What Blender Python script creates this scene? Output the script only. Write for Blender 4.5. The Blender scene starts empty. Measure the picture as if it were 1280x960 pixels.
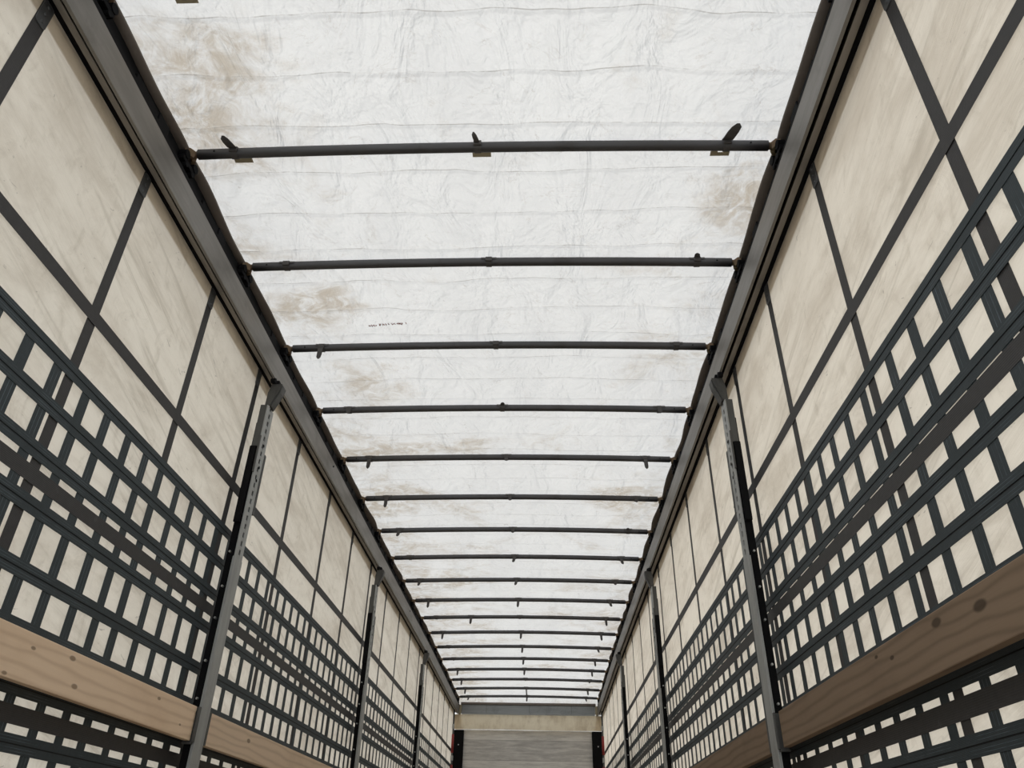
import bpy, bmesh, math, random
from mathutils import Vector, Matrix, noise
random.seed(7)
C = bpy.context.scene.collection
SC = bpy.context.scene
H0 = 0.40                       # trailer floor is z = 0, the lens is 0.40 m above it

# ------------------------------------------------------------------ camera
CX = 0.249
PIT, YAW, ROL = math.radians(32.20), math.radians(-2.67), math.radians(1.22)
F = Vector((math.sin(YAW)*math.cos(PIT), math.cos(YAW)*math.cos(PIT), math.sin(PIT)))
R0 = F.cross(Vector((0, 0, 1))).normalized(); U0 = R0.cross(F)
R_ = R0*math.cos(ROL)+U0*math.sin(ROL); U_ = -R0*math.sin(ROL)+U0*math.cos(ROL)
cd = bpy.data.cameras.new('camera'); cam = bpy.data.objects.new('camera', cd); C.objects.link(cam)
cd.sensor_width = 36; cd.lens = 949.2*36/1280; cd.clip_start = 0.02; cd.clip_end = 200
M = Matrix.Identity(4)
for i in range(3):
    M[i][0] = R_[i]; M[i][1] = U_[i]; M[i][2] = -F[i]
M[0][3] = CX; M[1][3] = 0; M[2][3] = H0
cam.matrix_world = M
SC.camera = cam

# ------------------------------------------------------------------ sky, sun, exposure
w = bpy.data.worlds.new('overcast_sky'); SC.world = w; w.use_nodes = True
wn = w.node_tree.nodes; bg = wn['Background']
bg.inputs[0].default_value = (0.93, 0.97, 1.0, 1); bg.inputs[1].default_value = 1.22
sd = bpy.data.lights.new('sun', 'SUN'); sd.energy = 1.25; sd.angle = math.radians(25); sd.color = (1, 0.95, 0.88)
so = bpy.data.objects.new('sun', sd); C.objects.link(so)
so.rotation_euler = (math.radians(-26), math.radians(30), 0)
SC.view_settings.view_transform = 'Standard'; SC.view_settings.look = 'None'
SC.view_settings.exposure = 0.0; SC.view_settings.gamma = 1.0
SC.view_settings.use_curve_mapping = False

# ------------------------------------------------------------------ materials
class NT:
    def __init__(s, name):
        s.m = bpy.data.materials.new(name); s.m.use_nodes = True
        s.t = s.m.node_tree; s.t.nodes.clear()
        s.out = s.n('ShaderNodeOutputMaterial')
    def n(s, typ, **kw):
        x = s.t.nodes.new(typ)
        for k, v in kw.items(): setattr(x, k, v)
        return x
    def l(s, a, b): s.t.links.new(a, b)
    def val(s, x, sock):
        if hasattr(x, 'is_output') or isinstance(x, bpy.types.NodeSocket): s.l(x, sock)
        else: sock.default_value = x
    def math(s, op, a, b=None, c=None, clamp=False):
        x = s.n('ShaderNodeMath', operation=op); x.use_clamp = clamp
        s.val(a, x.inputs[0])
        if b is not None: s.val(b, x.inputs[1])
        if c is not None: s.val(c, x.inputs[2])
        return x.outputs[0]
    def coord(s, kind='Object'):
        return s.n('ShaderNodeTexCoord').outputs[kind]
    def xyz(s, v):
        x = s.n('ShaderNodeSeparateXYZ'); s.l(v, x.inputs[0]); return x.outputs
    def comb(s, a, b, c):
        x = s.n('ShaderNodeCombineXYZ')
        for i, q in enumerate((a, b, c)): s.val(q, x.inputs[i])
        return x.outputs[0]
    def scale(s, v, sc):
        x = s.n('ShaderNodeMapping'); x.inputs['Scale'].default_value = sc; s.l(v, x.inputs[0]); return x.outputs[0]
    def noise(s, v, scale, detail=5, rough=.6, dist=0):
        x = s.n('ShaderNodeTexNoise'); s.l(v, x.inputs['Vector'])
        x.inputs['Scale'].default_value = scale; x.inputs['Detail'].default_value = detail
        x.inputs['Roughness'].default_value = rough; x.inputs['Distortion'].default_value = dist
        return x.outputs['Fac']
    def ramp(s, f, a, b, smooth=True):
        x = s.n('ShaderNodeMapRange'); x.interpolation_type = 'SMOOTHSTEP' if smooth else 'LINEAR'
        s.val(f, x.inputs[0]); x.inputs[1].default_value = a; x.inputs[2].default_value = b
        return x.outputs[0]
    def mix(s, f, a, b, blend='MIX'):
        x = s.n('ShaderNodeMix', data_type='RGBA', blend_type=blend)
        s.val(f, x.inputs[0])
        for q, i in ((a, 6), (b, 7)):
            if isinstance(q, tuple): x.inputs[i].default_value = (*q, 1)
            else: s.l(q, x.inputs[i])
        return x.outputs[2]
    def bump(s, h, strength, dist):
        x = s.n('ShaderNodeBump'); x.inputs['Strength'].default_value = strength
        x.inputs['Distance'].default_value = dist; s.l(h, x.inputs['Height']); return x.outputs[0]
    def pbr(s, col, rough=.5, metal=0, normal=None, spec=.5):
        b = s.n('ShaderNodeBsdfPrincipled')
        if isinstance(col, tuple): b.inputs['Base Color'].default_value = (*col, 1)
        else: s.l(col, b.inputs['Base Color'])
        s.val(rough, b.inputs['Roughness']); b.inputs['Metallic'].default_value = metal
        b.inputs['Specular IOR Level'].default_value = spec
        if normal is not None: s.l(normal, b.inputs['Normal'])
        s.l(b.outputs[0], s.out.inputs[0]); return s.m
    def cloth(s, col, trans_tint, fac, normal=None):
        d = s.n('ShaderNodeBsdfDiffuse'); t = s.n('ShaderNodeBsdfTranslucent'); m = s.n('ShaderNodeMixShader')
        s.l(col, d.inputs[0]); s.l(s.mix(1.0, col, trans_tint, 'MULTIPLY'), t.inputs[0])
        m.inputs[0].default_value = fac
        if normal is not None: s.l(normal, d.inputs['Normal']); s.l(normal, t.inputs['Normal'])
        s.l(d.outputs[0], m.inputs[1]); s.l(t.outputs[0], m.inputs[2]); s.l(m.outputs[0], s.out.inputs[0])
        return s.m

def mat_roof():
    s = NT('white_roof_tarp'); v = s.coord(); x, y, z = s.xyz(v)
    base = (0.91, 0.905, 0.895)
    # brown water stains, heavier towards both edges and down the roof
    ax = s.math('ABSOLUTE', x)
    edge = s.ramp(ax, 0.35, 1.15)
    left = s.ramp(x, 0.2, -1.1)
    st = s.noise(s.scale(v, (1.0, 1.3, 1)), 1.7, 7, .62, .6)
    far = s.ramp(y, 2.0, 7.0)
    thr = s.math('ADD', s.math('ADD', s.math('MULTIPLY', edge, .115), s.math('MULTIPLY', left, .055)), s.math('MULTIPLY', far, .085))
    for (bx, by, br, amt) in ((-1.02, 1.72, .30, .16), (-.80, 1.66, .25, .07), (-.93, 3.10, .30, .20), (-.78, 3.05, .25, .16), (-.62, 3.95, .35, .13), (-.88, 3.80, .25, .12),
                              (1.03, 2.35, .22, .15), (1.03, 3.08, .22, .15), (.72, 4.0, .35, .10), (-.4, 4.7, .5, .12), (.35, 4.5, .45, .10), (-.85, 5.6, .4, .12), (.85, 5.6, .4, .12), (-.6, 7.6, .6, .10)):
        dx = s.math('SUBTRACT', x, bx); dy = s.math('SUBTRACT', y, by)
        dd = s.math('SQRT', s.math('ADD', s.math('MULTIPLY', dx, dx), s.math('MULTIPLY', dy, dy)))
        thr = s.math('ADD', thr, s.math('MULTIPLY', s.ramp(dd, br, 0), amt))
    stain = s.ramp(s.math('ADD', st, thr), .60, .86)
    det = s.noise(v, 9, 8, .7, 1.2)
    stain = s.math('MULTIPLY', stain, s.ramp(det, .30, .62), clamp=True)
    c = s.mix(s.math('MULTIPLY', stain, .82), base, (0.55, 0.47, 0.37))
    # tide rings
    rg = s.noise(s.scale(v, (1, 1.2, 1)), 2.6, 6, .6, 1.5)
    ring = s.ramp(s.math('ABSOLUTE', s.math('SUBTRACT', rg, .56)), .012, .0)
    c = s.mix(s.math('MULTIPLY', ring, s.math('MULTIPLY', s.ramp(det, .42, .62), .30)), c, (0.50, 0.44, 0.38))
    # fold lines across the roof, dirt caught in them here and there
    wob = s.math('MULTIPLY', s.math('SUBTRACT', s.noise(s.scale(v, (1.2, .6, 1)), 1.6, 3, .5), .5), .10)
    yy = s.math('DIVIDE', s.math('ADD', y, wob), .2325)
    fr = s.math('ABSOLUTE', s.math('SUBTRACT', s.math('FRACT', yy), .5))
    line = s.ramp(fr, .014, .004)
    brk = s.ramp(s.noise(s.scale(v, (2.2, 3, 1)), 2.4, 6, .75), .40, .60)
    c = s.mix(s.math('MULTIPLY', line, s.math('ADD', s.math('MULTIPLY', brk, .50), .07)), c, (0.30, 0.27, 0.24))
    # scuff flecks
    fl = s.noise(s.scale(v, (1, .6, 1)), 14, 4, .6, 2.0)
    flk = s.math('MULTIPLY', s.ramp(fl, .655, .74), s.ramp(s.noise(v, 2.1, 2), .45, .6))
    c = s.mix(s.math('MULTIPLY', flk, .5), c, (0.45, 0.40, 0.36))
    cl = s.noise(s.scale(v, (2.2, .9, 1)), 2.0, 5, .6)
    c = s.mix(s.ramp(cl, .35, .7), c, s.mix(.085, c, (0.35, 0.34, 0.36)))
    # wrinkles
    h1 = s.noise(s.scale(v, (1.6, .8, 1)), 3.2, 4, .55, .8)
    h2 = s.noise(v, 16, 4, .55, .8)
    h = s.math('ADD', s.math('MULTIPLY', h1, 1.0), s.math('MULTIPLY', h2, .16))
    h = s.math('ADD', h, s.math('MULTIPLY', s.ramp(fr, .10, 0), .10))
    return s.cloth(c, (0.97, 0.965, 0.96), .54, s.bump(h, 1.0, .075))

def mat_curtain():
    s = NT('ivory_curtain_tarp'); v = s.coord(); x, y, z = s.xyz(v)
    base = (0.83, 0.79, 0.72)
    sv = s.scale(v, (1, .30, 1.0))
    a = s.noise(sv, 5.0, 8, .68, .5)
    c = s.mix(s.ramp(a, .40, .72), base, (0.64, 0.59, 0.52))
    # rubbing streaks drawn out slantwise along the sheet
    rt = s.n('ShaderNodeMapping'); rt.inputs['Rotation'].default_value = (math.radians(14), 0, 0)
    s.l(v, rt.inputs[0]); q = s.scale(rt.outputs[0], (1, .16, 2.4))
    b = s.noise(q, 7.0, 7, .66, .7)
    c = s.mix(s.math('MULTIPLY', s.ramp(b, .50, .74), .62), c, (0.46, 0.42, 0.36))
    mo = s.noise(s.scale(v, (1, .9, .7)), 11, 7, .72, 1.0)
    c = s.mix(s.math('MULTIPLY', s.ramp(mo, .50, .72), .42), c, (0.50, 0.455, 0.39))
    up = s.math('MULTIPLY', s.ramp(z, 1.7, 2.6), .35)          # grime and the weaker light of the upper half, both in the colour
    c = s.mix(s.math('MULTIPLY', up, s.ramp(s.noise(v, 1.7, 5, .6), .25, .65)), c, (0.54, 0.49, 0.43))
    f = s.noise(s.scale(v, (1, .8, 1.6)), 22, 3, .5, 1.5)
    c = s.mix(s.math('MULTIPLY', s.ramp(f, .69, .76), .5), c, (0.26, 0.23, 0.21))
    h = s.math('ADD', s.noise(s.scale(v, (1, 1.2, .5)), 2.3, 3, .5, .6), s.math('MULTIPLY', b, .25))
    return s.cloth(c, (0.925, 0.875, 0.805), .62, s.bump(h, .8, .03))

def mat_webbing(name, col, scuff, thread=None):
    s = NT(name); v = s.coord(); uv = s.coord('UV'); u, t, _ = s.xyz(uv)
    n = s.noise(v, 38, 4, .7)
    c = s.mix(n, tuple(k*.80 for k in col), tuple(k*1.22 for k in col))
    sc = s.noise(s.scale(v, (1, 1, 1)), 8, 6, .75, 1.0)
    c = s.mix(s.math('MULTIPLY', s.ramp(sc, .60, .78), .5), c, scuff)
    if thread:
        d = s.math('ABSOLUTE', s.math('SUBTRACT', u, .5))
        ln = s.ramp(s.math('ABSOLUTE', s.math('SUBTRACT', d, .17)), .035, .012)
        ln = s.math('MULTIPLY', ln, s.ramp(s.noise(v, 5, 4, .7), .42, .66))
        c = s.mix(s.math('MULTIPLY', ln, .6), c, thread)
    wv = s.math('SINE', s.math('MULTIPLY', u, 60))
    return s.pbr(c, .62, 0, s.bump(s.math('ADD', n, s.math('MULTIPLY', wv, .2)), .3, .002), .3)

def mat_metal(name, col, col2, rough=.45, metal=.6, sc=(1, .1, 1), freq=30):
    s = NT(name); v = s.coord()
    n = s.noise(s.scale(v, sc), freq, 5, .6)
    m2 = s.noise(v, 4.5, 6, .65, .4)
    c = s.mix(s.ramp(n, .3, .7), col, tuple(.5*(a+b) for a, b in zip(col, col2)))
    c = s.mix(s.ramp(m2, .52, .75), c, col2)
    return s.pbr(c, s.math('ADD', s.math('MULTIPLY', n, .2), rough), metal, s.bump(n, .1, .002))

def mat_plain(name, col, rough=.6, metal=0, spec=.5):
    s = NT(name); v = s.coord(); n = s.noise(v, 25, 4, .6)
    return s.pbr(s.mix(n, tuple(k*.8 for k in col), tuple(k*1.2 for k in col)), rough, metal, None, spec)

def mat_wood(name, light, dark, knots, side):
    s = NT(name); v = s.coord(); x, y, z = s.xyz(v)
    zz = z; dk = None
    for (ky, kz, kr) in knots:
        dy = s.math('MULTIPLY', s.math('SUBTRACT', y, ky), .42); dz = s.math('SUBTRACT', z, kz)
        d = s.math('SQRT', s.math('ADD', s.math('MULTIPLY', dy, dy), s.math('MULTIPLY', dz, dz)))
        q = s.math('DIVIDE', d, kr*1.6)
        g = s.math('DIVIDE', s.math('MULTIPLY', dz, 1.1), s.math('ADD', 1.0, s.math('MULTIPLY', q, q)))
        zz = s.math('ADD', zz, g)
        k = s.ramp(d, kr, kr*.55)
        dk = k if dk is None else s.math('MAXIMUM', dk, k)
    vv = s.comb(x, s.math('MULTIPLY', y, .22), zz)
    wob = s.noise(vv, 4, 3, .5)
    ph = s.math('ADD', s.math('MULTIPLY', zz, 170), s.math('MULTIPLY', wob, 22))
    ring = s.math('POWER', s.math('ADD', s.math('MULTIPLY', s.math('SINE', ph), .5), .5), 3)
    fine = s.noise(s.scale(v, (1, .03, 1.6)), 110, 4, .7)
    f = s.math('ADD', s.math('MULTIPLY', ring, .42), s.math('MULTIPLY', fine, .35), clamp=True)
    c = s.mix(f, light, dark)
    bl = s.noise(s.scale(v, (1, .5, 1)), 5, 5, .6)
    c = s.mix(s.math('MULTIPLY', s.ramp(bl, .45, .8), .45), c, dark)
    if dk is not None: c = s.mix(s.math('MULTIPLY', dk, .85), c, tuple(k*.45 for k in dark))
    return s.pbr(c, .75, 0, s.bump(f, .15, .002), .2)

def mat_planks(name, a, b, pitch, axis='z', gap=(.08, .08, .08)):
    s = NT(name); v = s.coord(); x, y, z = s.xyz(v)
    ax = {'x': x, 'z': z}[axis]
    t = s.math('DIVIDE', ax, pitch); cell = s.math('FLOOR', t)
    fr = s.math('ABSOLUTE', s.math('SUBTRACT', s.math('FRACT', t), .5))
    wn_ = s.n('ShaderNodeTexWhiteNoise', noise_dimensions='1D'); s.l(cell, wn_.inputs['W'])
    n = s.noise(s.scale(v, (.22, .6, 2.2)), 8, 7, .7, .5)
    n2 = s.noise(s.scale(v, (.15, 1, 1)), 30, 5, .7)
    f = s.math('ADD', s.math('MULTIPLY', wn_.outputs[0], .3), s.math('ADD', s.math('MULTIPLY', n, .6), s.math('MULTIPLY', s.math('SUBTRACT', n2, .5), .5)), clamp=True)
    c = s.mix(s.ramp(f, .25, .8), a, b)
    g = s.math('MULTIPLY', s.ramp(fr, .487, .495), .7)
    c = s.mix(g, c, gap)
    return s.pbr(c, .7, 0, s.bump(s.math('SUBTRACT', n2, g), .3, .004), .25)

M_ROOF = mat_roof(); M_CUR = mat_curtain()
M_HEM = mat_plain('taupe_roof_hem', (0.17, 0.145, 0.125), .7)
M_STRAP = mat_webbing('charcoal_strap', (0.052, 0.050, 0.050), (0.12, 0.12, 0.12))
M_GRID = mat_webbing('slate_webbing', (0.040, 0.052, 0.058), (0.09, 0.11, 0.12), (0.17, 0.22, 0.26))
M_SEAM_SHADE = mat_plain('black_seam_shade', (0.006, 0.007, 0.009), .8)
M_RAIL = mat_metal('brushed_aluminium', (0.22, 0.208, 0.19), (0.15, 0.14, 0.125), .38, .75)
M_RAILD = mat_metal('dull_aluminium', (0.36, 0.34, 0.31), (0.24, 0.22, 0.20), .55, .5)
M_BLACK = mat_plain('black_rubber_and_shade', (0.006, 0.006, 0.007), .8, 0, .12)  # used for black parts and for painted shade in gaps and pockets
M_PLATE = mat_metal('dark_strap_plate', (0.13, 0.135, 0.14), (0.07, 0.072, 0.075), .5, .3)
M_BOW = mat_metal('dark_grey_tube', (0.10, 0.10, 0.105), (0.07, 0.065, 0.065), .45, .5, (.1, 1, 1), 20)
M_POST = mat_metal('galvanised_steel', (0.40, 0.41, 0.40), (0.26, 0.265, 0.26), .5, .3, (1, 1, .15), 26)
M_POSTD = mat_metal('dark_galvanised_steel', (0.11, 0.11, 0.106), (0.06, 0.06, 0.058), .5, .5, (1, 1, .15), 26)
M_FLANGE = mat_metal('dark_flange_steel', (0.11, 0.112, 0.11), (0.06, 0.062, 0.06), .55, .4, (1, 1, .15), 26)
M_BOLT = mat_plain('zinc_bolt', (0.45, 0.46, 0.46), .35, .8)
M_RUST = mat_metal('rusty_casting', (0.20, 0.13, 0.085), (0.12, 0.105, 0.05), .7, .2, (1, 1, 1), 30)
M_BELT = mat_webbing('dark_belt', (0.085, 0.080, 0.078), (0.16, 0.15, 0.145))
M_PATCH = mat_plain('beige_patch', (0.40, 0.35, 0.24), .8)
M_PINE = mat_wood('pale_pine', (0.95, 0.74, 0.54), (0.66, 0.46, 0.30),
                  [(2.126, .479+H0, .006), (2.324, .495+H0, .009), (2.377, .425+H0, .009), (2.936, .487+H0, .007), (2.042, .397+H0, .006), (3.16, .43+H0, .005), (1.3, .45+H0, .009)], -1)
M_OLD = mat_wood('weathered_brown_board', (0.30, 0.215, 0.145), (0.145, 0.10, 0.066),
                 [(1.825, .490+H0, .013), (1.627, .473+H0, .015), (2.199, .495+H0, .006), (2.102, .472+H0, .007), (1.3, .44+H0, .012)], 1)
M_PINE2 = mat_wood('pale_pine_far', (0.84, 0.66, 0.49), (0.56, 0.41, 0.28), [(3.95, .47+H0, .012), (5.2, .45+H0, .011)], -1)
M_FLOOR = mat_planks('plywood_floor', (0.20, 0.15, 0.10), (0.11, 0.085, 0.06), .60, 'x')
M_WALL = mat_planks('grey_scuffed_planks', (0.86, 0.84, 0.80), (0.42, 0.405, 0.39), .30, 'z', (.20, .19, .18))
M_HEADER = mat_metal('grey_blue_painted_steel', (0.32, 0.34, 0.35), (0.20, 0.215, 0.22), .5, .2, (.1, 1, 1), 14)
def mat_cream():
    s = NT('cream_flap_tarp'); v = s.coord()
    c = s.mix(s.ramp(s.noise(s.scale(v, (1, 1, .5)), 7, 6, .65), .4, .75), (0.90, 0.84, 0.71), (0.66, 0.58, 0.46))
    return s.cloth(c, (0.95, 0.9, 0.8), .5)
M_CREAM = mat_cream()
M_RED = mat_plain('red_paint', (0.26, 0.02, 0.018), .5)
M_INK = mat_plain('red_brown_ink', (0.25, 0.06, 0.03), .8)
def mat_ground():
    s = NT('concrete_yard'); v = s.coord(); n = s.noise(v, 60, 5, .7)
    return s.pbr(s.mix(n, (0.40, 0.395, 0.38), (0.58, 0.57, 0.55)), .9)
M_GROUND = mat_ground()

# ------------------------------------------------------------------ mesh helpers
def box(bm, x0, x1, y0, y1, z0, z1, bev=0, uvax=None):
    """axis aligned box; uvax = (cross axis, along axis) lays u across and v along"""
    n0 = len(bm.faces)
    vs = [bm.verts.new((x, y, z)) for x in (x0, x1) for y in (y0, y1) for z in (z0, z1)]
    fs = [bm.faces.new([vs[i] for i in f]) for f in
          ((0, 1, 3, 2), (4, 6, 7, 5), (0, 4, 5, 1), (2, 3, 7, 6), (0, 2, 6, 4), (1, 5, 7, 3))]
    if uvax:
        uv = bm.loops.layers.uv.verify(); lo = (min(x0, x1), min(y0, y1), min(z0, z1)); hi = (max(x0, x1), max(y0, y1), max(z0, z1))
        for f in fs:
            for l in f.loops:
                l[uv].uv = tuple((l.vert.co[a]-lo[a])/max(hi[a]-lo[a], 1e-6) for a in uvax)
    if bev:
        es = {e for f in fs for e in f.edges}
        bmesh.ops.bevel(bm, geom=list(es), offset=bev, segments=2, profile=.6, affect='EDGES')
    return fs

def cyl(bm, p0, p1, r, n=14, r1=None):
    p0, p1 = Vector(p0), Vector(p1); d = (p1-p0).normalized()
    a = d.orthogonal().normalized(); b = d.cross(a); r1 = r if r1 is None else r1
    A = [bm.verts.new(p0+(a*math.cos(2*math.pi*i/n)+b*math.sin(2*math.pi*i/n))*r) for i in range(n)]
    B = [bm.verts.new(p1+(a*math.cos(2*math.pi*i/n)+b*math.sin(2*math.pi*i/n))*r1) for i in range(n)]
    for i in range(n): bm.faces.new((A[i], A[(i+1) % n], B[(i+1) % n], B[i]))
    bm.faces.new(A[::-1]); bm.faces.new(B)

def sweep(bm, path, prof, up=(0, 0, 1), closed_prof=True):
    """sweep a 2-D profile (side, up) along a path of points"""
    rings = []
    for i, p in enumerate(path):
        p = Vector(p); a = Vector(path[max(i-1, 0)]); b = Vector(path[min(i+1, len(path)-1)])
        t = (b-a).normalized(); s_ = t.cross(Vector(up)).normalized(); u = s_.cross(t)
        rings.append([bm.verts.new(p+s_*q[0]+u*q[1]) for q in prof])
    n = len(prof)
    for A, B in zip(rings, rings[1:]):
        for i in range(n): bm.faces.new((A[i], A[(i+1) % n], B[(i+1) % n], B[i]))
    bm.faces.new(rings[0][::-1]); bm.faces.new(rings[-1])

def prism(bm, poly, a0, a1, mp):
    A = [bm.verts.new(mp(u, v, a0)) for u, v in poly]; B = [bm.verts.new(mp(u, v, a1)) for u, v in poly]
    n = len(poly)
    for i in range(n): bm.faces.new((A[i], A[(i+1) % n], B[(i+1) % n], B[i]))
    bm.faces.new(A[::-1]); bm.faces.new(B)

def obj(name, bm, mat, parent=None, smooth=False):
    bmesh.ops.recalc_face_normals(bm, faces=bm.faces[:])
    me = bpy.data.meshes.new(name); bm.to_mesh(me); bm.free()
    for m in (mat if isinstance(mat, (list, tuple)) else [mat]): me.materials.append(m)
    if smooth:
        for p in me.polygons: p.use_smooth = True
    o = bpy.data.objects.new(name, me); C.objects.link(o); o.parent = parent
    return o

def thing(name, label, cat, loc=(0, 0, 0), group=None):
    o = bpy.data.objects.new(name, None); C.objects.link(o); o.location = loc
    o.empty_display_size = .1
    o['label'] = label; o['category'] = cat
    if group: o['group'] = group
    return o
def local(o):          # a part modelled in trailer coordinates under a thing whose origin is elsewhere
    p = o.parent
    while p is not None:
        o.location = Vector(o.location)-Vector(p.location) if p.parent is None else Vector(o.location)
        p = None
    return o
def struct(name, bm, mat, label=None):
    o = obj(name, bm, mat); o['kind'] = 'structure'
    if label: o['label'] = label
    return o

YF = 13.72          # inner face of the front bulkhead
YR = 0.25           # rear end of the load space, just in front of the lens
WC = 1.24           # curtain plane
ZR = 2.190+H0       # where the curtain meets the rail
ZB = 2.417+H0       # centre of the roof bows

# ------------------------------------------------------------------ setting
bm = bmesh.new(); box(bm, -1.24, 1.24, YR, YF, -.03, 0); struct('floor', bm, M_FLOOR)
bm = bmesh.new(); box(bm, -40, 40, -40, 55, -1.25, -1.20); struct('ground', bm, M_GROUND)
bm = bmesh.new(); box(bm, -1.065, 1.050, YF, YF+.03, 0, 1.850+H0); struct('wall_front', bm, M_WALL, 'grey scuffed plank front wall at the far end of the trailer')

bm = bmesh.new(); box(bm, -1.30, 1.30, YF+.075, YF+.10, -.05, 1.86+H0); struct('leak_block_1', bm, M_RAILD)  # unseen outer nose panel, added to stop light leaks
for i_, sd_ in enumerate((-1, 1)):
    bm = bmesh.new(); box(bm, sd_*1.245, sd_*1.300, YF-.01, YF+.0745, -.05, 2.45+H0); struct('leak_block_%d' % (i_+2), bm, M_CREAM)  # outer columns added to close light leaks at the corners
# roof tarpaulin: one sheet lying over the bows, slack between them
Y0b, SPB = 2.073, 0.6912
def bow_y(k):
    y = Y0b+k*SPB
    return y-.045*max(0, k-12)
def bow_dz(k): return [0, -.012, -.025, -.034, -.048, -.060, -.070][max(0, min(6, k-11))]
BY = [bow_y(k) for k in range(-3, 18)]
def roof_sag(y):
    dz = 0
    for k in range(-3, 17):
        a, b = bow_y(k), bow_y(k+1)
        if a <= y <= b:
            t = (y-a)/(b-a); return math.sin(math.pi*t), bow_dz(k)*(1-t)+bow_dz(k+1)*t
    return 0, bow_dz(int(17) if y > 5 else -3)
def roof_z(x, y):
    s, dz = roof_sag(y)
    n = noise.noise(Vector((x*2.3, y*1.9, 3.1)))*.010+noise.noise(Vector((x*6, y*4.2, 9)))*.004
    arch = .018*(1-(x/1.18)**2)
    return ZB+.024+dz+arch-.006*s+s*n
bm = bmesh.new()
NX, NY = 60, 420
ys = [YR+(YF+.05-YR)*j/NY for j in range(NY+1)]
g = [[bm.verts.new((x, y, roof_z(x, y))) for x in [-1.215+2.43*i/NX for i in range(NX+1)]] for y in ys]
for j in range(NY):
    for i in range(NX): bm.faces.new((g[j][i], g[j][i+1], g[j+1][i+1], g[j+1][i]))
yn = YF+.05; lastrow = g[-1]  # sheet carried down behind the beam, added against light leaks
for zz in (2.36+H0, 2.20+H0, 1.80+H0):
    row = [bm.verts.new((-1.215+2.43*i/NX, yn+.012, zz)) for i in range(NX+1)]
    for i in range(NX): bm.faces.new((lastrow[i], lastrow[i+1], row[i+1], row[i]))
    lastrow = row
roof = struct('ceiling', bm, M_ROOF, 'white translucent roof tarpaulin with fold lines and brown stains')
for p in roof.data.polygons: p.use_smooth = True

# wavy taupe hem along each edge of the roof sheet
for sd_ in (-1, 1):
    bm = bmesh.new(); A = []
    n = 300
    for j in range(n+1):
        y = YR+(YF-YR)*j/n
        s, dz = roof_sag(y)
        w_ = .004+.020*s+.022*noise.noise(Vector((sd_*4, y*2.1, 0)))*s
        zt = ZB+.016+dz; zl = ZB+.000+dz-.030*s
        row = [(sd_*1.214, y, zt-.010), (sd_*(1.192-w_*.5), y, zt-.008), (sd_*(1.180-w_), y, zl+.006), (sd_*(1.184-w_), y, zl), (sd_*1.190, y, zl-.006), (sd_*1.214, y, zl-.004)]
        A.append([bm.verts.new(q) for q in row])
    for a, b in zip(A, A[1:]):
        for i in range(5): bm.faces.new((a[i], a[i+1], b[i+1], b[i]))
    h = obj('hem', bm, M_HEM, roof, True); h['label'] = 'wavy taupe hem along the roof edge'
# red-brown print on the sheet, broken up by wear
bm = bmesh.new(); rr = random.Random(3)
def stroke(bm, pts, w_=.0022):
    for (a, b) in zip(pts, pts[1:]):
        a, b = Vector((*a, 0)), Vector((*b, 0)); d = (b-a); 
        if d.length < 1e-5: continue
        nrm = Vector((-d.y, d.x, 0)).normalized()*w_
        vs = []
        for q in (a-nrm, a+nrm, b+nrm, b-nrm):
            vs.append(bm.verts.new((q.x, q.y, roof_z(q.x, q.y)-.0035)))
        bm.faces.new(vs)
px0, py0 = -.690, 3.285
words = [(0, .052, 6), (.066, .014, 2), (.088, .026, 3), (.124, .004, 1), (.146, .016, 2), (.168, .004, 1), (.182, .036, 5), (.236, .010, 1)]
for (ox, wl, nl) in words:
    for i in range(nl):
        lx = px0+ox*.86+wl*.86*(i+.3)/nl; hgt = rr.uniform(.010, .022)
        pts = [(lx, py0-hgt*.5-ox*.08)]
        for q in range(3): pts.append((lx+rr.uniform(-.003, .006), py0-hgt*.5+hgt*(q+1)/3-ox*.08))
        stroke(bm, pts, .0019)
        if rr.random() < .7: stroke(bm, [(lx, py0-ox*.08), (lx+.006, py0+.002-ox*.08)], .0022)
ink = obj('worn_print', bm, M_INK, roof); ink['label'] = 'small worn red-brown lettering on the roof sheet'

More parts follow.
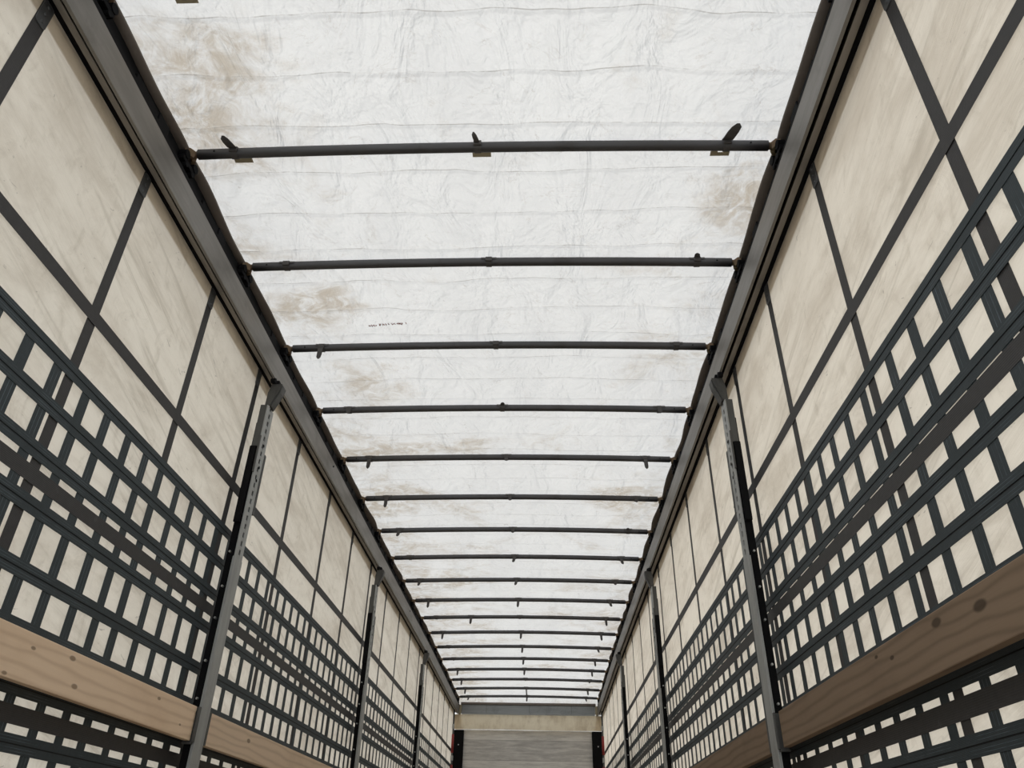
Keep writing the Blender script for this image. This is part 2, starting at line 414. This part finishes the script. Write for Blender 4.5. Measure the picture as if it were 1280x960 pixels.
# ------------------------------------------------------------------ roof rails
PROF = [(1.150, 2.128), (1.150, 2.256), (1.158, 2.262), (1.192, 2.262), (1.192, 2.300), (1.222, 2.300), (1.222, 2.452),
        (1.300, 2.452), (1.300, 2.170), (1.262, 2.170), (1.262, 2.285), (1.218, 2.285), (1.218, 2.170), (1.187, 2.160),
        (1.187, 2.235), (1.162, 2.235), (1.162, 2.128)]
for sd_ in (-1, 1):
    t = thing('roof_rail', ('aluminium roof rail running above the left curtain' if sd_ < 0 else 'aluminium roof rail running above the right curtain'), 'rail',
              (0, 0, 0), 'roof rails along both sides')
    def loft(poly, mat, name, y0=YR, y1=YF+.02, drop=True):
        bm = bmesh.new(); ysr = [y0+(y1-y0)*i/24 for i in range(25)]
        rings = [[bm.verts.new((sd_*u, y, v+H0+(roof_sag(y)[1]*.8 if drop else 0))) for u, v in poly] for y in ysr]
        n = len(poly)
        for A, B in zip(rings, rings[1:]):
            for i in range(n): bm.faces.new((A[i], A[(i+1) % n], B[(i+1) % n], B[i]))
        bm.faces.new(rings[0][::-1]); bm.faces.new(rings[-1])
        return obj(name, bm, mat, t)
    loft(PROF, M_RAIL, 'profile')
    loft([(1.2175, 2.172), (1.2175, 2.1685), (1.2155, 2.1665), (1.188, 2.1575), (1.1875, 2.163)], M_RAILD, 'lower_flange')
    loft([(1.2175, 2.175), (1.2615, 2.175), (1.2615, 2.20), (1.245, 2.21), (1.243, 2.284), (1.2375, 2.284), (1.2375, 2.21), (1.2175, 2.20)], M_BLACK, 'curtain_track')
    loft([(1.1625, 2.150), (1.1640, 2.150), (1.1640, 2.232), (1.185, 2.232), (1.185, 2.166), (1.1865, 2.166), (1.1865, 2.2345), (1.1625, 2.2345)], M_BLACK, 'groove_shade')  # black lining paints in the shade inside the groove
    loft([(1.194, 2.2635), (1.221, 2.2635), (1.221, 2.299), (1.194, 2.299)], M_BLACK, 'seal')
    loft([(1.158, 2.2635), (1.190, 2.2635), (1.190, 2.290), (1.176, 2.308), (1.158, 2.290)], M_BLACK, 'slider_track')
    loft([(1.195, 2.301), (1.2215, 2.301), (1.2215, 2.388), (1.195, 2.388)], M_BLACK, 'gap_shade')  # black strip painting in the shade of the gap below the roof
    # folding link strips of the sliding roof between the bows
    for k in range(-1, 17):
        a, b = bow_y(k), bow_y(k+1); bm = bmesh.new()
        dz = bow_dz(k)
        y0_ = a+(.26 if k % 2 else .18)*(b-a)/SPB
        box(bm, sd_*1.176, sd_*1.190, y0_, y0_+.24, 2.312+H0+dz, 2.345+H0+dz, .003)
        box(bm, sd_*1.170, sd_*1.190, y0_+.17, y0_+.25, 2.300+H0+dz, 2.350+H0+dz, .004)
        obj('link_plate', bm, M_BLACK, t)
    if sd_ < 0:
        for (yy, ) in ((4.55,), (8.0,)):
            bm = bmesh.new(); cyl(bm, (sd_*1.1495, yy, 2.22+H0), (sd_*1.144, yy, 2.22+H0), .006, 10); obj('screw', bm, M_BLACK, t)

# ------------------------------------------------------------------ roof bows
CLIPS = {-1: [(-.957, 'p'), (.003, 'd')], 0: [(-.995, 'up'), (-.006, 'up'), (.983, 'up')],
 1: [(-.98, 'b'), (-.003, 'b'), (.983, 'u')], 2: [(-.98, 'D'), (-.006, 'b'), (.987, 'b')],
 3: [(-.977, 's'), (-.002, 'u'), (.983, 's')], 4: [(-.978, 'D'), (-.005, 's'), (.971, 'D')],
 5: [(-.978, 'D'), (-.005, 's'), (.98, 's')], 6: [(-.988, 'd'), (-.007, 's'), (.982, 'u')],
 7: [(-1.0, 'b'), (-.012, 'd'), (.98, 'd')], 8: [(-1.0, 'd'), (-.014, 'd'), (.982, 's')],
 9: [(-1.0, 'D'), (-.017, 'D'), (.977, 'd')], 10: [(-1.0, 'b'), (-.59, 'D'), (-.02, 'b'), (.981, 'D')],
 11: [(-1.0, 'D'), (-.02, 'D'), (.969, 'D')], 12: [(-1.0, 'b'), (-.02, 'D'), (.97, 'd')],
 13: [(-1.0, 'b'), (-.02, 'D'), (.967, 'D')], 14: [(-1.0, 'D'), (-.02, 'D'), (.959, 'D')],
 15: [(-1.0, 'D'), (-.02, 'b'), (.959, 's')], 16: [(-1.0, 'D'), (-.02, 'L'), (.961, 'D')], 17: [(-1.0, 'd'), (-.02, 'D'), (.96, 'd')]}
BOWLABEL = {
 -1: 'nearest roof bow, cut off by the top edge, with a beige patch at its left',
 0: 'second nearest roof bow, three straps turned up and three beige patches',
 1: 'third roof bow from the near end, one beige patch at its right only',
 2: 'fourth roof bow, one strap tail hanging down at its left end',
 3: 'fifth roof bow, with a strap tail standing up at its middle',
 4: 'sixth roof bow, strap tails hanging at both ends, just beyond the first side posts',
 5: 'seventh roof bow, long strap tail hanging at left, short one at right',
 6: 'eighth roof bow, slanting tail at left and upturned tail at right',
 7: 'ninth roof bow, no tail at left, tails hanging at middle and right',
 8: 'tenth roof bow, slanted tail at left, at about the second side posts',
 9: 'eleventh roof bow, strap tails hanging at left, middle and right',
 10: 'twelfth roof bow, the one with an extra strap tail between left end and middle',
 11: 'thirteenth roof bow, three tails, sixth-farthest but one from the front wall',
 12: 'sixth roof bow counted back from the front wall, no tail at left',
 13: 'fifth roof bow counted back from the front wall, plain loop at left',
 14: 'fourth roof bow from the front wall, three tails hanging down',
 15: 'third roof bow from the front wall, a tail at left and none at middle',
 16: 'second roof bow from the front wall, long strap down its middle',
 17: 'last roof bow, lying right above the front header beam'}
BOWLABEL[11] = 'seventh roof bow counted back from the front wall, three tails hanging'
def bow_z(x): return .018*(1-(x/1.15)**2)
def rounded(w_, h_, n=14, e=3.0):
    return [(w_*math.copysign(abs(math.cos(a))**(2/e), math.cos(a)), h_*math.copysign(abs(math.sin(a))**(2/e), math.sin(a))) for a in [2*math.pi*i/n for i in range(n)]]
XE = 1.146
def tube_mesh():
    bm = bmesh.new()
    sweep(bm, [(-XE+2*XE*i/20, 0, bow_z(-XE+2*XE*i/20)) for i in range(21)], rounded(.0185, .0200, 16, 2.6))
    return bm
def fitting(sd_):
    bm = bmesh.new()
    cyl(bm, (sd_*(XE-.015), 0, -.001), (sd_*(XE+.018), 0, -.001), .0165, 12, .013)
    prism(bm, [(XE+.010, -.013), (XE+.022, -.030), (XE+.036, -.034), (XE+.036, .034), (XE+.022, .030), (XE+.010, .013)], -.012, .006,
          lambda u, v, a: (sd_*u, v, a))
    prism(bm, [(XE+.008, -.010), (XE+.034, -.045), (XE+.042, -.036), (XE+.022, -.004)], -.030, -.010, lambda u, v, a: (sd_*u, v, a))
    prism(bm, [(XE+.008, .010), (XE+.034, .045), (XE+.042, .036), (XE+.022, .004)], -.030, -.010, lambda u, v, a: (sd_*u, v, a))
    return bm
def rollers(sd_):
    bm = bmesh.new()
    for yy in (-.040, .040):
        cyl(bm, (sd_*(XE+.016), yy, -.042), (sd_*(XE+.044), yy, -.042), .019, 14)
    box(bm, sd_*(XE+.020), sd_*(XE+.046), -.055, .055, -.078, -.056, .003)
    for yy in (-.028, .028):
        cyl(bm, (sd_*(XE+.014), yy, -.088), (sd_*(XE+.036), yy, -.088), .011, 10)
    return bm
def loop_mesh():       # belt wrapped round the tube
    bm = bmesh.new(); n = 20; A = []
    pr = rounded(.0185, .0200, n, 2.6)
    for xx, k in ((-.013, 1.14), (-.013, 1.02), (.013, 1.02), (.013, 1.14)):
        A.append([bm.verts.new((xx, u*k, v*k)) for u, v in pr])
    for a, b in zip(A, A[1:]+A[:1]):
        for i in range(n): bm.faces.new((a[i], a[(i+1) % n], b[(i+1) % n], b[i]))
    box(bm, -.016, .016, -.028, -.020, -.014, .010, .002)      # buckle
    return bm
def sleeve_mesh():     # wider wrap of tarp over the top of the tube
    bm = bmesh.new(); n = 12; A = []
    for xx, k in ((-.036, 1.12), (-.036, 1.03), (.036, 1.03), (.036, 1.12)):
        A.append([bm.verts.new((xx, .0185*k*math.cos(a)*1.04, .0200*k*math.sin(a)*1.04)) for a in [math.pi*i/n for i in range(n+1)]])
    for a, b in zip(A, A[1:]+A[:1]):
        for i in range(n): bm.faces.new((a[i], a[i+1], b[i+1], b[i]))
    return bm
def tail_mesh(pts, w0=.0135):
    bm = bmesh.new(); A = []; n = len(pts)
    for i, p in enumerate(pts):
        p = Vector(p); q = Vector(pts[min(i+1, n-1)])-Vector(pts[max(i-1, 0)]); q.normalize()
        nr = q.cross(Vector((1, 0, 0))).normalized()*.0016
        w_ = w0 if i < n-2 else (w0*.86 if i == n-2 else w0*.25)
        A.append([bm.verts.new(p+Vector((sx*w_, 0, 0))+nr*sn) for sx, sn in ((-1, -1), (1, -1), (1, 1), (-1, 1))])
    for a, b in zip(A, A[1:]):
        for i in range(4): bm.faces.new((a[i], a[(i+1) % 4], b[(i+1) % 4], b[i]))
    bm.faces.new(A[0][::-1]); bm.faces.new(A[-1])
    uv = bm.loops.layers.uv.verify()
    for f in bm.faces:
        for l in f.loops: l[uv].uv = ((l.vert.co.x+w0)/(2*w0), l.vert.co.z*20)
    return bm
TAILS = {'up': [(0, -.021, .004), (-.004, -.040, -.004), (-.010, -.062, -.007), (-.017, -.078, -.004), (-.021, -.088, .002)],
         'u': [(0, -.021, .010), (.002, -.036, .006), (.003, -.047, .007), (.004, -.053, .009)],
         'D': [(0, -.024, -.004), (-.002, -.026, -.030), (-.004, -.024, -.060), (-.006, -.023, -.078), (-.006, -.022, -.088)],
         'd': [(0, -.024, -.004), (-.004, -.027, -.022), (-.009, -.027, -.045), (-.013, -.025, -.056), (-.015, -.025, -.062)],
         's': [(0, -.024, -.004), (0, -.026, -.018), (0, -.026, -.030), (.001, -.025, -.036), (.001, -.025, -.040)]}
MESH = {}
def shared(key, maker, mat, smooth=True):
    if key not in MESH:
        o = obj(key, maker(), mat, None, smooth); MESH[key] = o.data; bpy.data.objects.remove(o)
    return MESH[key]
def part(name, me, parent, loc=(0, 0, 0), rot=(0, 0, 0), sc=None):
    o = bpy.data.objects.new(name, me); C.objects.link(o); o.parent = parent; o.location = loc; o.rotation_euler = rot
    if sc: o.scale = sc
    return o
def patch_mesh():      # beige stitched patch on the roof sheet, seen behind the tube
    bm = bmesh.new()
    box(bm, -.034, .034, -.012, .0, -.002, 0); box(bm, -.034, .034, .018, .028, -.002, 0)
    box(bm, -.034, -.018, 0, .018, -.002, 0); box(bm, .018, .034, 0, .018, -.002, 0)
    return bm
for k in range(-1, 18):
    y = bow_y(k); z = ZB+bow_dz(k)
    t = thing('roof_bow', BOWLABEL[k], 'roof bow', (0, y, z), 'roof bows under the roof tarpaulin')
    part('tube', shared('tube', tube_mesh, M_BOW), t)
    for sd_ in (-1, 1):
        fo = part('end_fitting', shared('fit%d' % sd_, lambda: fitting(sd_), M_RUST, False), t)
        part('roller', shared('rol%d' % sd_, lambda: rollers(sd_), M_BLACK, False), fo)
    # small pin holes near the ends
    bm = bmesh.new()
    for sd_ in (-1, 1): cyl(bm, (sd_*1.075, -.0186, bow_z(1.075)-.004), (sd_*1.075, -.0196, bow_z(1.075)-.004), .004, 10)
    obj('pin_hole', bm, M_BLACK, t)
    for i, (x, kind) in enumerate(CLIPS[k]):
        lz = bow_z(x)
        lp = part('belt_loop', shared('loop', loop_mesh, M_BELT, False), t, (x, 0, lz))
        if kind not in ('up', 'p'): part('sleeve', shared('sleeve', sleeve_mesh, M_BELT), lp)
        if kind in TAILS:
            key = 'tail_'+kind
            tl = part('strap_tail', shared(key, lambda: tail_mesh(TAILS[kind], .017 if kind == 'up' else .0135), M_BELT, False), lp)
            if x > .5: tl.scale = (-1, 1, 1)
            if kind == 'up' and abs(x) < .5: tl.scale = (.6, .85, 1)
            if kind == 'up' and x > .5: tl.scale = (-1.25, 1.2, 1)
        if kind == 'L':
            bm = bmesh.new(); ny = bow_y(k+1)-y
            sweep(bm, [(0, 0, -.022), (0, ny*.3, -.040), (0, ny*.7, -.042), (0, ny, -.034+bow_dz(k+1)-bow_dz(k))], [(-.010, -.0015), (.010, -.0015), (.010, .0015), (-.010, .0015)])
            obj('strap_tail', bm, M_BELT, lp)
        if kind in ('up', 'p') or (k == 1 and x > .5):
            bm = bmesh.new(); dx = -.012 if x > .5 else .012
            zz = roof_z(x, y+.05)-z-.0025
            def bb(*a): box(bm, *a)
            if x > .5 and k == 0:
                bb(dx-.038, dx+.038, .024, .040, -.002+zz, zz); bb(dx-.038, dx+.038, .050, .068, -.002+zz, zz)
                bb(dx-.038, dx-.010, .040, .050, -.002+zz, zz); bb(dx+.014, dx+.038, .040, .050, -.002+zz, zz)
            else: bb(dx-.038, dx+.038, .024, .066 if k != 1 else .046, -.002+zz, zz)
            for f in bm.verts: f.co.x += x
            p_ = obj('patch', bm, M_PATCH, t); p_['label'] = 'beige stitched patch'

# ------------------------------------------------------------------ side curtains
VS_Y = [.61, 1.283, 1.960, 2.638, 3.297, 4.083, 4.866, 5.620, 6.370, 7.130, 7.900, 8.650, 9.420, 10.130, 10.840, 11.500, 12.150, 12.800]
ROWS = {1: [1.2655, 1.1165, .9715, .8225, .6880, .5385, .391, .244, .097, -.05, -.197],
        -1: [1.2865, 1.1400, .9980, .8520, .6815, .5360, .3950, .2550, .107, -.04, -.187]}
STR = {1: [1.505, .9190, .3245, -.27], -1: [1.507, .9290, .3255, -.27]}
BANDS = {1: [.45, .60, .75, .90, 1.05, 1.165, 1.353, 1.512, 1.669, 1.826, 2.029, 2.179, 2.328, 2.468, 2.605, 2.757, 2.907, 3.056, 3.205, 3.353],
         -1: [.45, .60, .75, .90, 1.05, 1.20, 1.35, 1.47, 1.591, 1.743, 1.893, 2.062, 2.206, 2.360, 2.502, 2.632, 2.795, 2.943, 3.091, 3.235, 3.400, 3.545, 3.694, 3.845, 4.005, 4.180, 4.317]}
def bands_for(sd_):
    L = list(BANDS[sd_]); rr = random.Random(5+sd_); y = L[-1]
    while len(L) < 90:
        y += .149+rr.uniform(-.008, .008)
        if y > YF-.25: break
        L.append(y)
    return L
LBL = {-1: 'left', 1: 'right'}
for sd_ in (-1, 1):
    t = thing('side_curtain', 'ivory tarpaulin curtain with dark strap grid forming the %s side of the trailer' % LBL[sd_], 'curtain', (0, 0, 0), 'side curtains')
    # the sheet, very slightly billowed
    bm = bmesh.new(); n1, n2 = 200, 26
    def xc(y, z):
        return sd_*(WC+.0022*noise.noise(Vector((y*.9, z*1.1, 7*sd_))))
    G = [[bm.verts.new((xc(YR+(YF-YR)*j/n1, z), YR+(YF-YR)*j/n1, z)) for z in [-.05+(2.284+H0+.05)*i/n2 for i in range(n2+1)]] for j in range(n1+1)]
    for v_ in [v for r in G for v in r]:
        if v_.co.z > 2.15+H0: v_.co.x = sd_*1.2402; v_.co.z += roof_sag(v_.co.y)[1]*.8
    for j in range(n1):
        for i in range(n2): bm.faces.new((G[j][i], G[j+1][i], G[j+1][i+1], G[j][i+1]))
    tp = obj('tarpaulin', bm, M_CUR, t, True)
    # doubled header hem, on the outside of the sheet
    bm = bmesh.new()
    A = [[bm.verts.new((sd_*(WC+.0048), YR+(YF-YR)*j/60, z+H0+roof_sag(YR+(YF-YR)*j/60)[1]*.8)) for z in (2.108, 2.17)] for j in range(61)]
    for a, b in zip(A, A[1:]): bm.faces.new((a[0], b[0], b[1], a[1]))
    obj('header_hem', bm, M_CUR, t)
    xi = lambda d: sd_*(WC-.0025-d)
    for y in VS_Y:
        bm = bmesh.new(); box(bm, xi(0), xi(.0008), y-.0245, y+.0245, .0, 2.176+H0+roof_sag(y)[1]*.8, 0, (1, 2))
        if sd_ < 0 and y == 3.297:      # this strap hangs slightly out of plumb
            for v_ in bm.verts: v_.co.y += .014 if v_.co.z > 1 else -.062
        s = obj('vertical_strap', bm, M_STRAP, t)
        bm = bmesh.new()
        zt = 2.172+H0+roof_sag(y)[1]*.8
        pts = []
        for (cy, cz, a0) in ((y+.012, zt-.088, -math.pi/2), (y+.012, zt-.012, 0), (y-.012, zt-.012, math.pi/2), (y-.012, zt-.088, math.pi)):
            for q in range(5): pts.append((cy+.011*math.cos(a0+q*math.pi/8), cz+.011*math.sin(a0+q*math.pi/8)))
        prism(bm, pts, .0018, .0050, lambda u, v, a: (xi(a), u, v))
        for dz in (.018, .050, .082):
            cyl(bm, (xi(.0048), y, zt-dz), (xi(.0085), y, zt-dz), .0062, 12, .0045)
        pl = obj('strap_plate', bm, M_PLATE, s); pl['label'] = 'riveted metal plate at the strap top'
    for z in STR[sd_]:
        bm = bmesh.new(); box(bm, xi(.0030), xi(.0037), YR, YF-.05, z+H0-.0245, z+H0+.0245, 0, (2, 1))
        obj('horizontal_strap', bm, M_STRAP, t)
    for y in bands_for(sd_):
        bm = bmesh.new(); box(bm, xi(.0020), xi(.0028), y-.0235, y+.0235, .02, ROWS[sd_][0]+H0+.01, 0, (1, 2))
        obj('grid_band', bm, M_GRID, t)
    for z in ROWS[sd_]:
        z += H0
        if z < .03: continue
        bm = bmesh.new()
        box(bm, xi(.0030), xi(.0052), YR, YF-.05, z+.0018, z+.0245, 0, (2, 1))
        box(bm, xi(.0030), xi(.0044), YR, YF-.05, z-.0245, z-.0018, 0, (2, 1))
        rw = obj('grid_row', bm, M_GRID, t)
        bm = bmesh.new(); box(bm, xi(.0030), xi(.0035), YR, YF-.05, z-.0020, z+.0020, 0, (2, 1)); obj('seam', bm, M_SEAM_SHADE, rw)  # black strip in the groove: seam plus painted fold shade

# ------------------------------------------------------------------ side posts
POSTS = {-1: [3.345, 6.32, 9.34], 1: [3.302, 6.31, 9.31]}
PL = {(-1, 0): 'nearest steel side post on the left, between the two pale boards',
      (-1, 1): 'second steel side post on the left, middle of the three left posts',
      (-1, 2): 'farthest steel side post on the left, closest to the front wall',
      (1, 0): 'nearest steel side post on the right, at the end of the brown board',
      (1, 1): 'second steel side post on the right, middle of the three right posts',
      (1, 2): 'farthest steel side post on the right, closest to the front wall'}
for (sd_, ys_) in POSTS.items():
    for n_, yc in enumerate(ys_):
        t = thing('side_post', PL[(sd_, n_)], 'post', (sd_*1.18, yc, 0), 'steel side posts')
        X = lambda q: sd_*(q-1.18)
        hw = .047
        # body: light inner face with folded flanges, black block paints the shade inside the side pockets
        bm = bmesh.new(); zt = 1.56
        box(bm, X(1.150), X(1.156), -hw, hw, 0, zt, .002)
        box(bm, X(1.1562), X(1.162), -hw, -hw+.006, 0, zt, .001); box(bm, X(1.1562), X(1.162), hw-.006, hw, 0, zt, .001)
        obj('body', bm, M_POST, t)
        bm = bmesh.new()
        box(bm, X(1.1585), X(1.196), -.036, .036, 0, 2.26)
        obj('pocket_shade', bm, M_BLACK, t)
        # sliding upper section: narrower plate with a row of catch holes
        bm = bmesh.new(); hu = .045
        box(bm, X(1.152), X(1.158), -hu, -.0095, 1.5605, 2.36, .0015); box(bm, X(1.152), X(1.158), .0095, hu, 1.5605, 2.36, .0015)
        for i in range(20):
            zz = 1.5605+i*.0425
            if zz+.02 > 2.36: break
            box(bm, X(1.1525), X(1.1575), -.0094, .0094, zz, zz+.018)
        us = obj('upper_section', bm, M_POST, t)
        for a in (-hu, hu-.005):
            bm = bmesh.new(); box(bm, X(1.1582), X(1.190), a, a+.005, 2.125, 2.36); obj('flange', bm, M_FLANGE, us)  # side flanges darker than the face plate
        bm = bmesh.new()
        box(bm, X(1.1576), X(1.1583), -.0094, .0094, 1.5605, 2.36)
        obj('slot', bm, M_BLACK, t)
        # lock case on the near side
        bm = bmesh.new()
        box(bm, X(1.162), X(1.194), -.060, -hu-.001, 1.72, 2.12, .006)
        cyl(bm, (X(1.159), -.053, 1.76), (X(1.1622), -.053, 1.76), .006, 12)
        obj('lock_case', bm, M_BLACK, t)
        bm = bmesh.new()
        box(bm, X(1.150), X(1.158), -hu-.010, -hu-.0005, 1.98, 2.18, .002)
        box(bm, X(1.150), X(1.162), hu+.0005, hu+.022, 1.80, 2.12, .002)
        cyl(bm, (X(1.148), hu+.011, 1.83), (X(1.1502), hu+.011, 1.83), .006, 10)
        obj('guide_plate', bm, M_POSTD, t)
        bm = bmesh.new()
        for zz in (1.96, 2.03, 2.15): cyl(bm, (X(1.1508), 0.010, zz), (X(1.1522), .010, zz), .008, 12)
        obj('catch_hole', bm, M_BLACK, t)
        # head: two bent cheeks leaning in under the rail, with roller block
        bm = bmesh.new()
        pf = [(1.150, 2.365), (1.174, 2.365), (1.172, 2.44), (1.160, 2.492), (1.106, 2.492), (1.116, 2.450)]
        for (a0, a1) in ((-.034, -.026), (.026, .034)):
            prism(bm, pf, a0, a1, lambda u, v, a: (X(u), a, v))
        prism(bm, [(1.144, 2.365), (1.150, 2.365), (1.117, 2.450), (1.110, 2.488), (1.104, 2.488), (1.111, 2.448)], -.0255, .0255, lambda u, v, a: (X(u), a, v))
        obj('head', bm, M_POSTD, t)
        bm = bmesh.new()
        box(bm, X(1.128), X(1.165), -.0250, .0250, 2.42, 2.520, .004)
        cyl(bm, (X(1.135), -.052, 2.50), (X(1.160), -.052, 2.50), .014, 12); cyl(bm, (X(1.135), .052, 2.50), (X(1.160), .052, 2.50), .014, 12)
        obj('carriage', bm, M_BLACK, t)
        # bolts down the near side, board pockets
        for zz in (.35, .62, .95, 1.10, 1.28, 1.42, 1.58):
            bm = bmesh.new(); cyl(bm, (X(1.180), -.0362, zz), (X(1.180), -hw-.003, zz), .0050, 10); obj('bolt', bm, M_BOLT, t)
        for s2 in (-1, 1):
            bm = bmesh.new(); a, b = sorted((s2*(hw+.002), s2*(hw+.022)))
            box(bm, X(1.150), X(1.156), a, b, .385+H0, .515+H0, .001)
            box(bm, X(1.1562), X(1.192), s2*(hw+.002), s2*(hw+.006), .385+H0, .515+H0)
            box(bm, X(1.1562), X(1.192), a, b, .376+H0, .384+H0, .001)
            obj('board_pocket', bm, M_POSTD, t)

# ------------------------------------------------------------------ timber side boards
BX0, BX1 = 1.164, 1.190
for (sd_, y0, y1, m, lb) in ((-1, YR+.02, 3.285, M_PINE, 'pale pine side board with knots, nearest on the left'),
                             (-1, 3.425, 6.26, M_PINE2, 'pale pine side board on the left beyond the nearest left post'),
                             (1, YR+.02, 3.217, M_OLD, 'weathered dark brown side board, nearest on the right'),
                             (1, 3.353, 6.23, M_OLD, 'weathered brown side board on the right beyond the nearest right post')):
    t = thing('side_board', lb, 'board', (sd_*1.177, (y0+y1)/2, .39+H0), 'timber side boards')
    bm = bmesh.new(); box(bm, sd_*BX0, sd_*BX1, y0, y1, .385+H0+.003, .516+H0, .003)
    o = obj('plank', bm, m, t); o.location = (-sd_*1.177, -(y0+y1)/2, -(.39+H0))
# ------------------------------------------------------------------ front end
t = thing('header_beam', 'grey blue steel header beam across the top of the front wall', 'beam', (0, YF, 2.10+H0))
bm = bmesh.new(); box(bm, -1.115, 1.110, -.09, .02, -.010, .130, .006); box(bm, -1.115, 1.110, -.105, -.0905, -.012, .004, .002)
obj('beam', bm, M_HEADER, t)
bm = bmesh.new(); box(bm, -1.130, 1.125, -.11, .02, .1305, .165, .005); c_ = obj('cap_strip', bm, M_HEM, t); c_['label'] = 'brown cap strip on the beam'
bm = bmesh.new()
bm.free()
for x in (-.70, 0.02, .72):
    bm = bmesh.new(); box(bm, x-.002, x+.002, -.0915, -.0903, .006, .128); obj('joint', bm, M_POSTD, t)
for sd_ in (-1, 1):
    bm = bmesh.new(); prism(bm, [(1.116, .125), (1.150, .125), (1.150, -.005), (1.135, -.05), (1.128, .0), (1.116, .02)], -.11, -.02, lambda u, v, a: (sd_*u, a, v))
    c_ = obj('corner_bracket', bm, M_PATCH, t); c_['label'] = 'yellowish corner bracket'
t = thing('front_flap', 'cream tarpaulin flap hanging below the grey header beam', 'flap', (0, YF, 2.09+H0))
bm = bmesh.new(); n = 80; A = []
for j in range(n+1):
    x = -1.232+2.464*j/n; e = max(0, abs(x)-1.0)
    A.append([bm.verts.new((x, -.075+e*.10*q+.006*noise.noise(Vector((x*6, q, 2))), -.012-.228*q*(1+.02*math.sin(x*3)))) for q in (0, .25, .5, .75, 1)])
for a, b in zip(A, A[1:]):
    for i in range(4): bm.faces.new((a[i], b[i], b[i+1], a[i+1]))
obj('sheet', bm, M_CREAM, t, True)
for sd_ in (-1, 1):
    bm = bmesh.new()
    prism(bm, [(1.13, -.02), (1.235, -.02), (1.235, -.235), (1.10, -.236)], -.100, -.094, lambda u, v, a: (sd_*u, a, v))
    prism(bm, [(1.14, -.02), (1.150, -.02), (1.215, -.23), (1.200, -.23)], -.110, -.1005, lambda u, v, a: (sd_*u, a, v))
    obj('corner_fold', bm, M_CREAM, t)
for sd_, lb in ((-1, 'black front corner column left of the grey front wall'), (1, 'black front corner column right of the grey front wall')):
    t = thing('corner_column', lb, 'column', (sd_*1.145, YF, 0), 'front corner columns')
    bm = bmesh.new(); a, b = sorted((sd_*1.067-sd_*1.145, sd_*1.232-sd_*1.145))
    if sd_ > 0: a = 1.052-1.145
    box(bm, a, b, -.045, .03, 0, 1.845+H0, .004); obj('column', bm, M_BLACK, t)
    for zz in (1.62, 1.2):
        bm = bmesh.new(); cyl(bm, (0, -.0455, zz+H0), (0, -.052, zz+H0), .010, 10); obj('bolt', bm, M_BOLT, t)
for sd_, lb in ((-1, 'red and grey upright tensioning pole at the front end of the left curtain'), (1, 'red and grey upright tensioning pole at the front end of the right curtain')):
    t = thing('tension_pole', lb, 'pole', (sd_*1.196, 13.25, 0), 'curtain tensioning poles')
    bm = bmesh.new(); cyl(bm, (0, 0, 0), (0, 0, 2.09+H0), .014, 14); obj('tube', bm, M_POSTD, t, True)
    for z0, z1 in ((1.45, 1.72), (1.0, 1.28), (.5, .8)):
        bm = bmesh.new(); cyl(bm, (0, 0, z0+H0), (0, 0, z1+H0), .020, 14); r_ = obj('red_sleeve', bm, M_RED, t, True); r_['label'] = 'red painted sleeve'
    for z0 in (1.34, 1.80):
        bm = bmesh.new(); box(bm, -.018, .018, -.022, .022, z0+H0, z0+H0+.07, .003); obj('clamp', bm, M_POST, t)
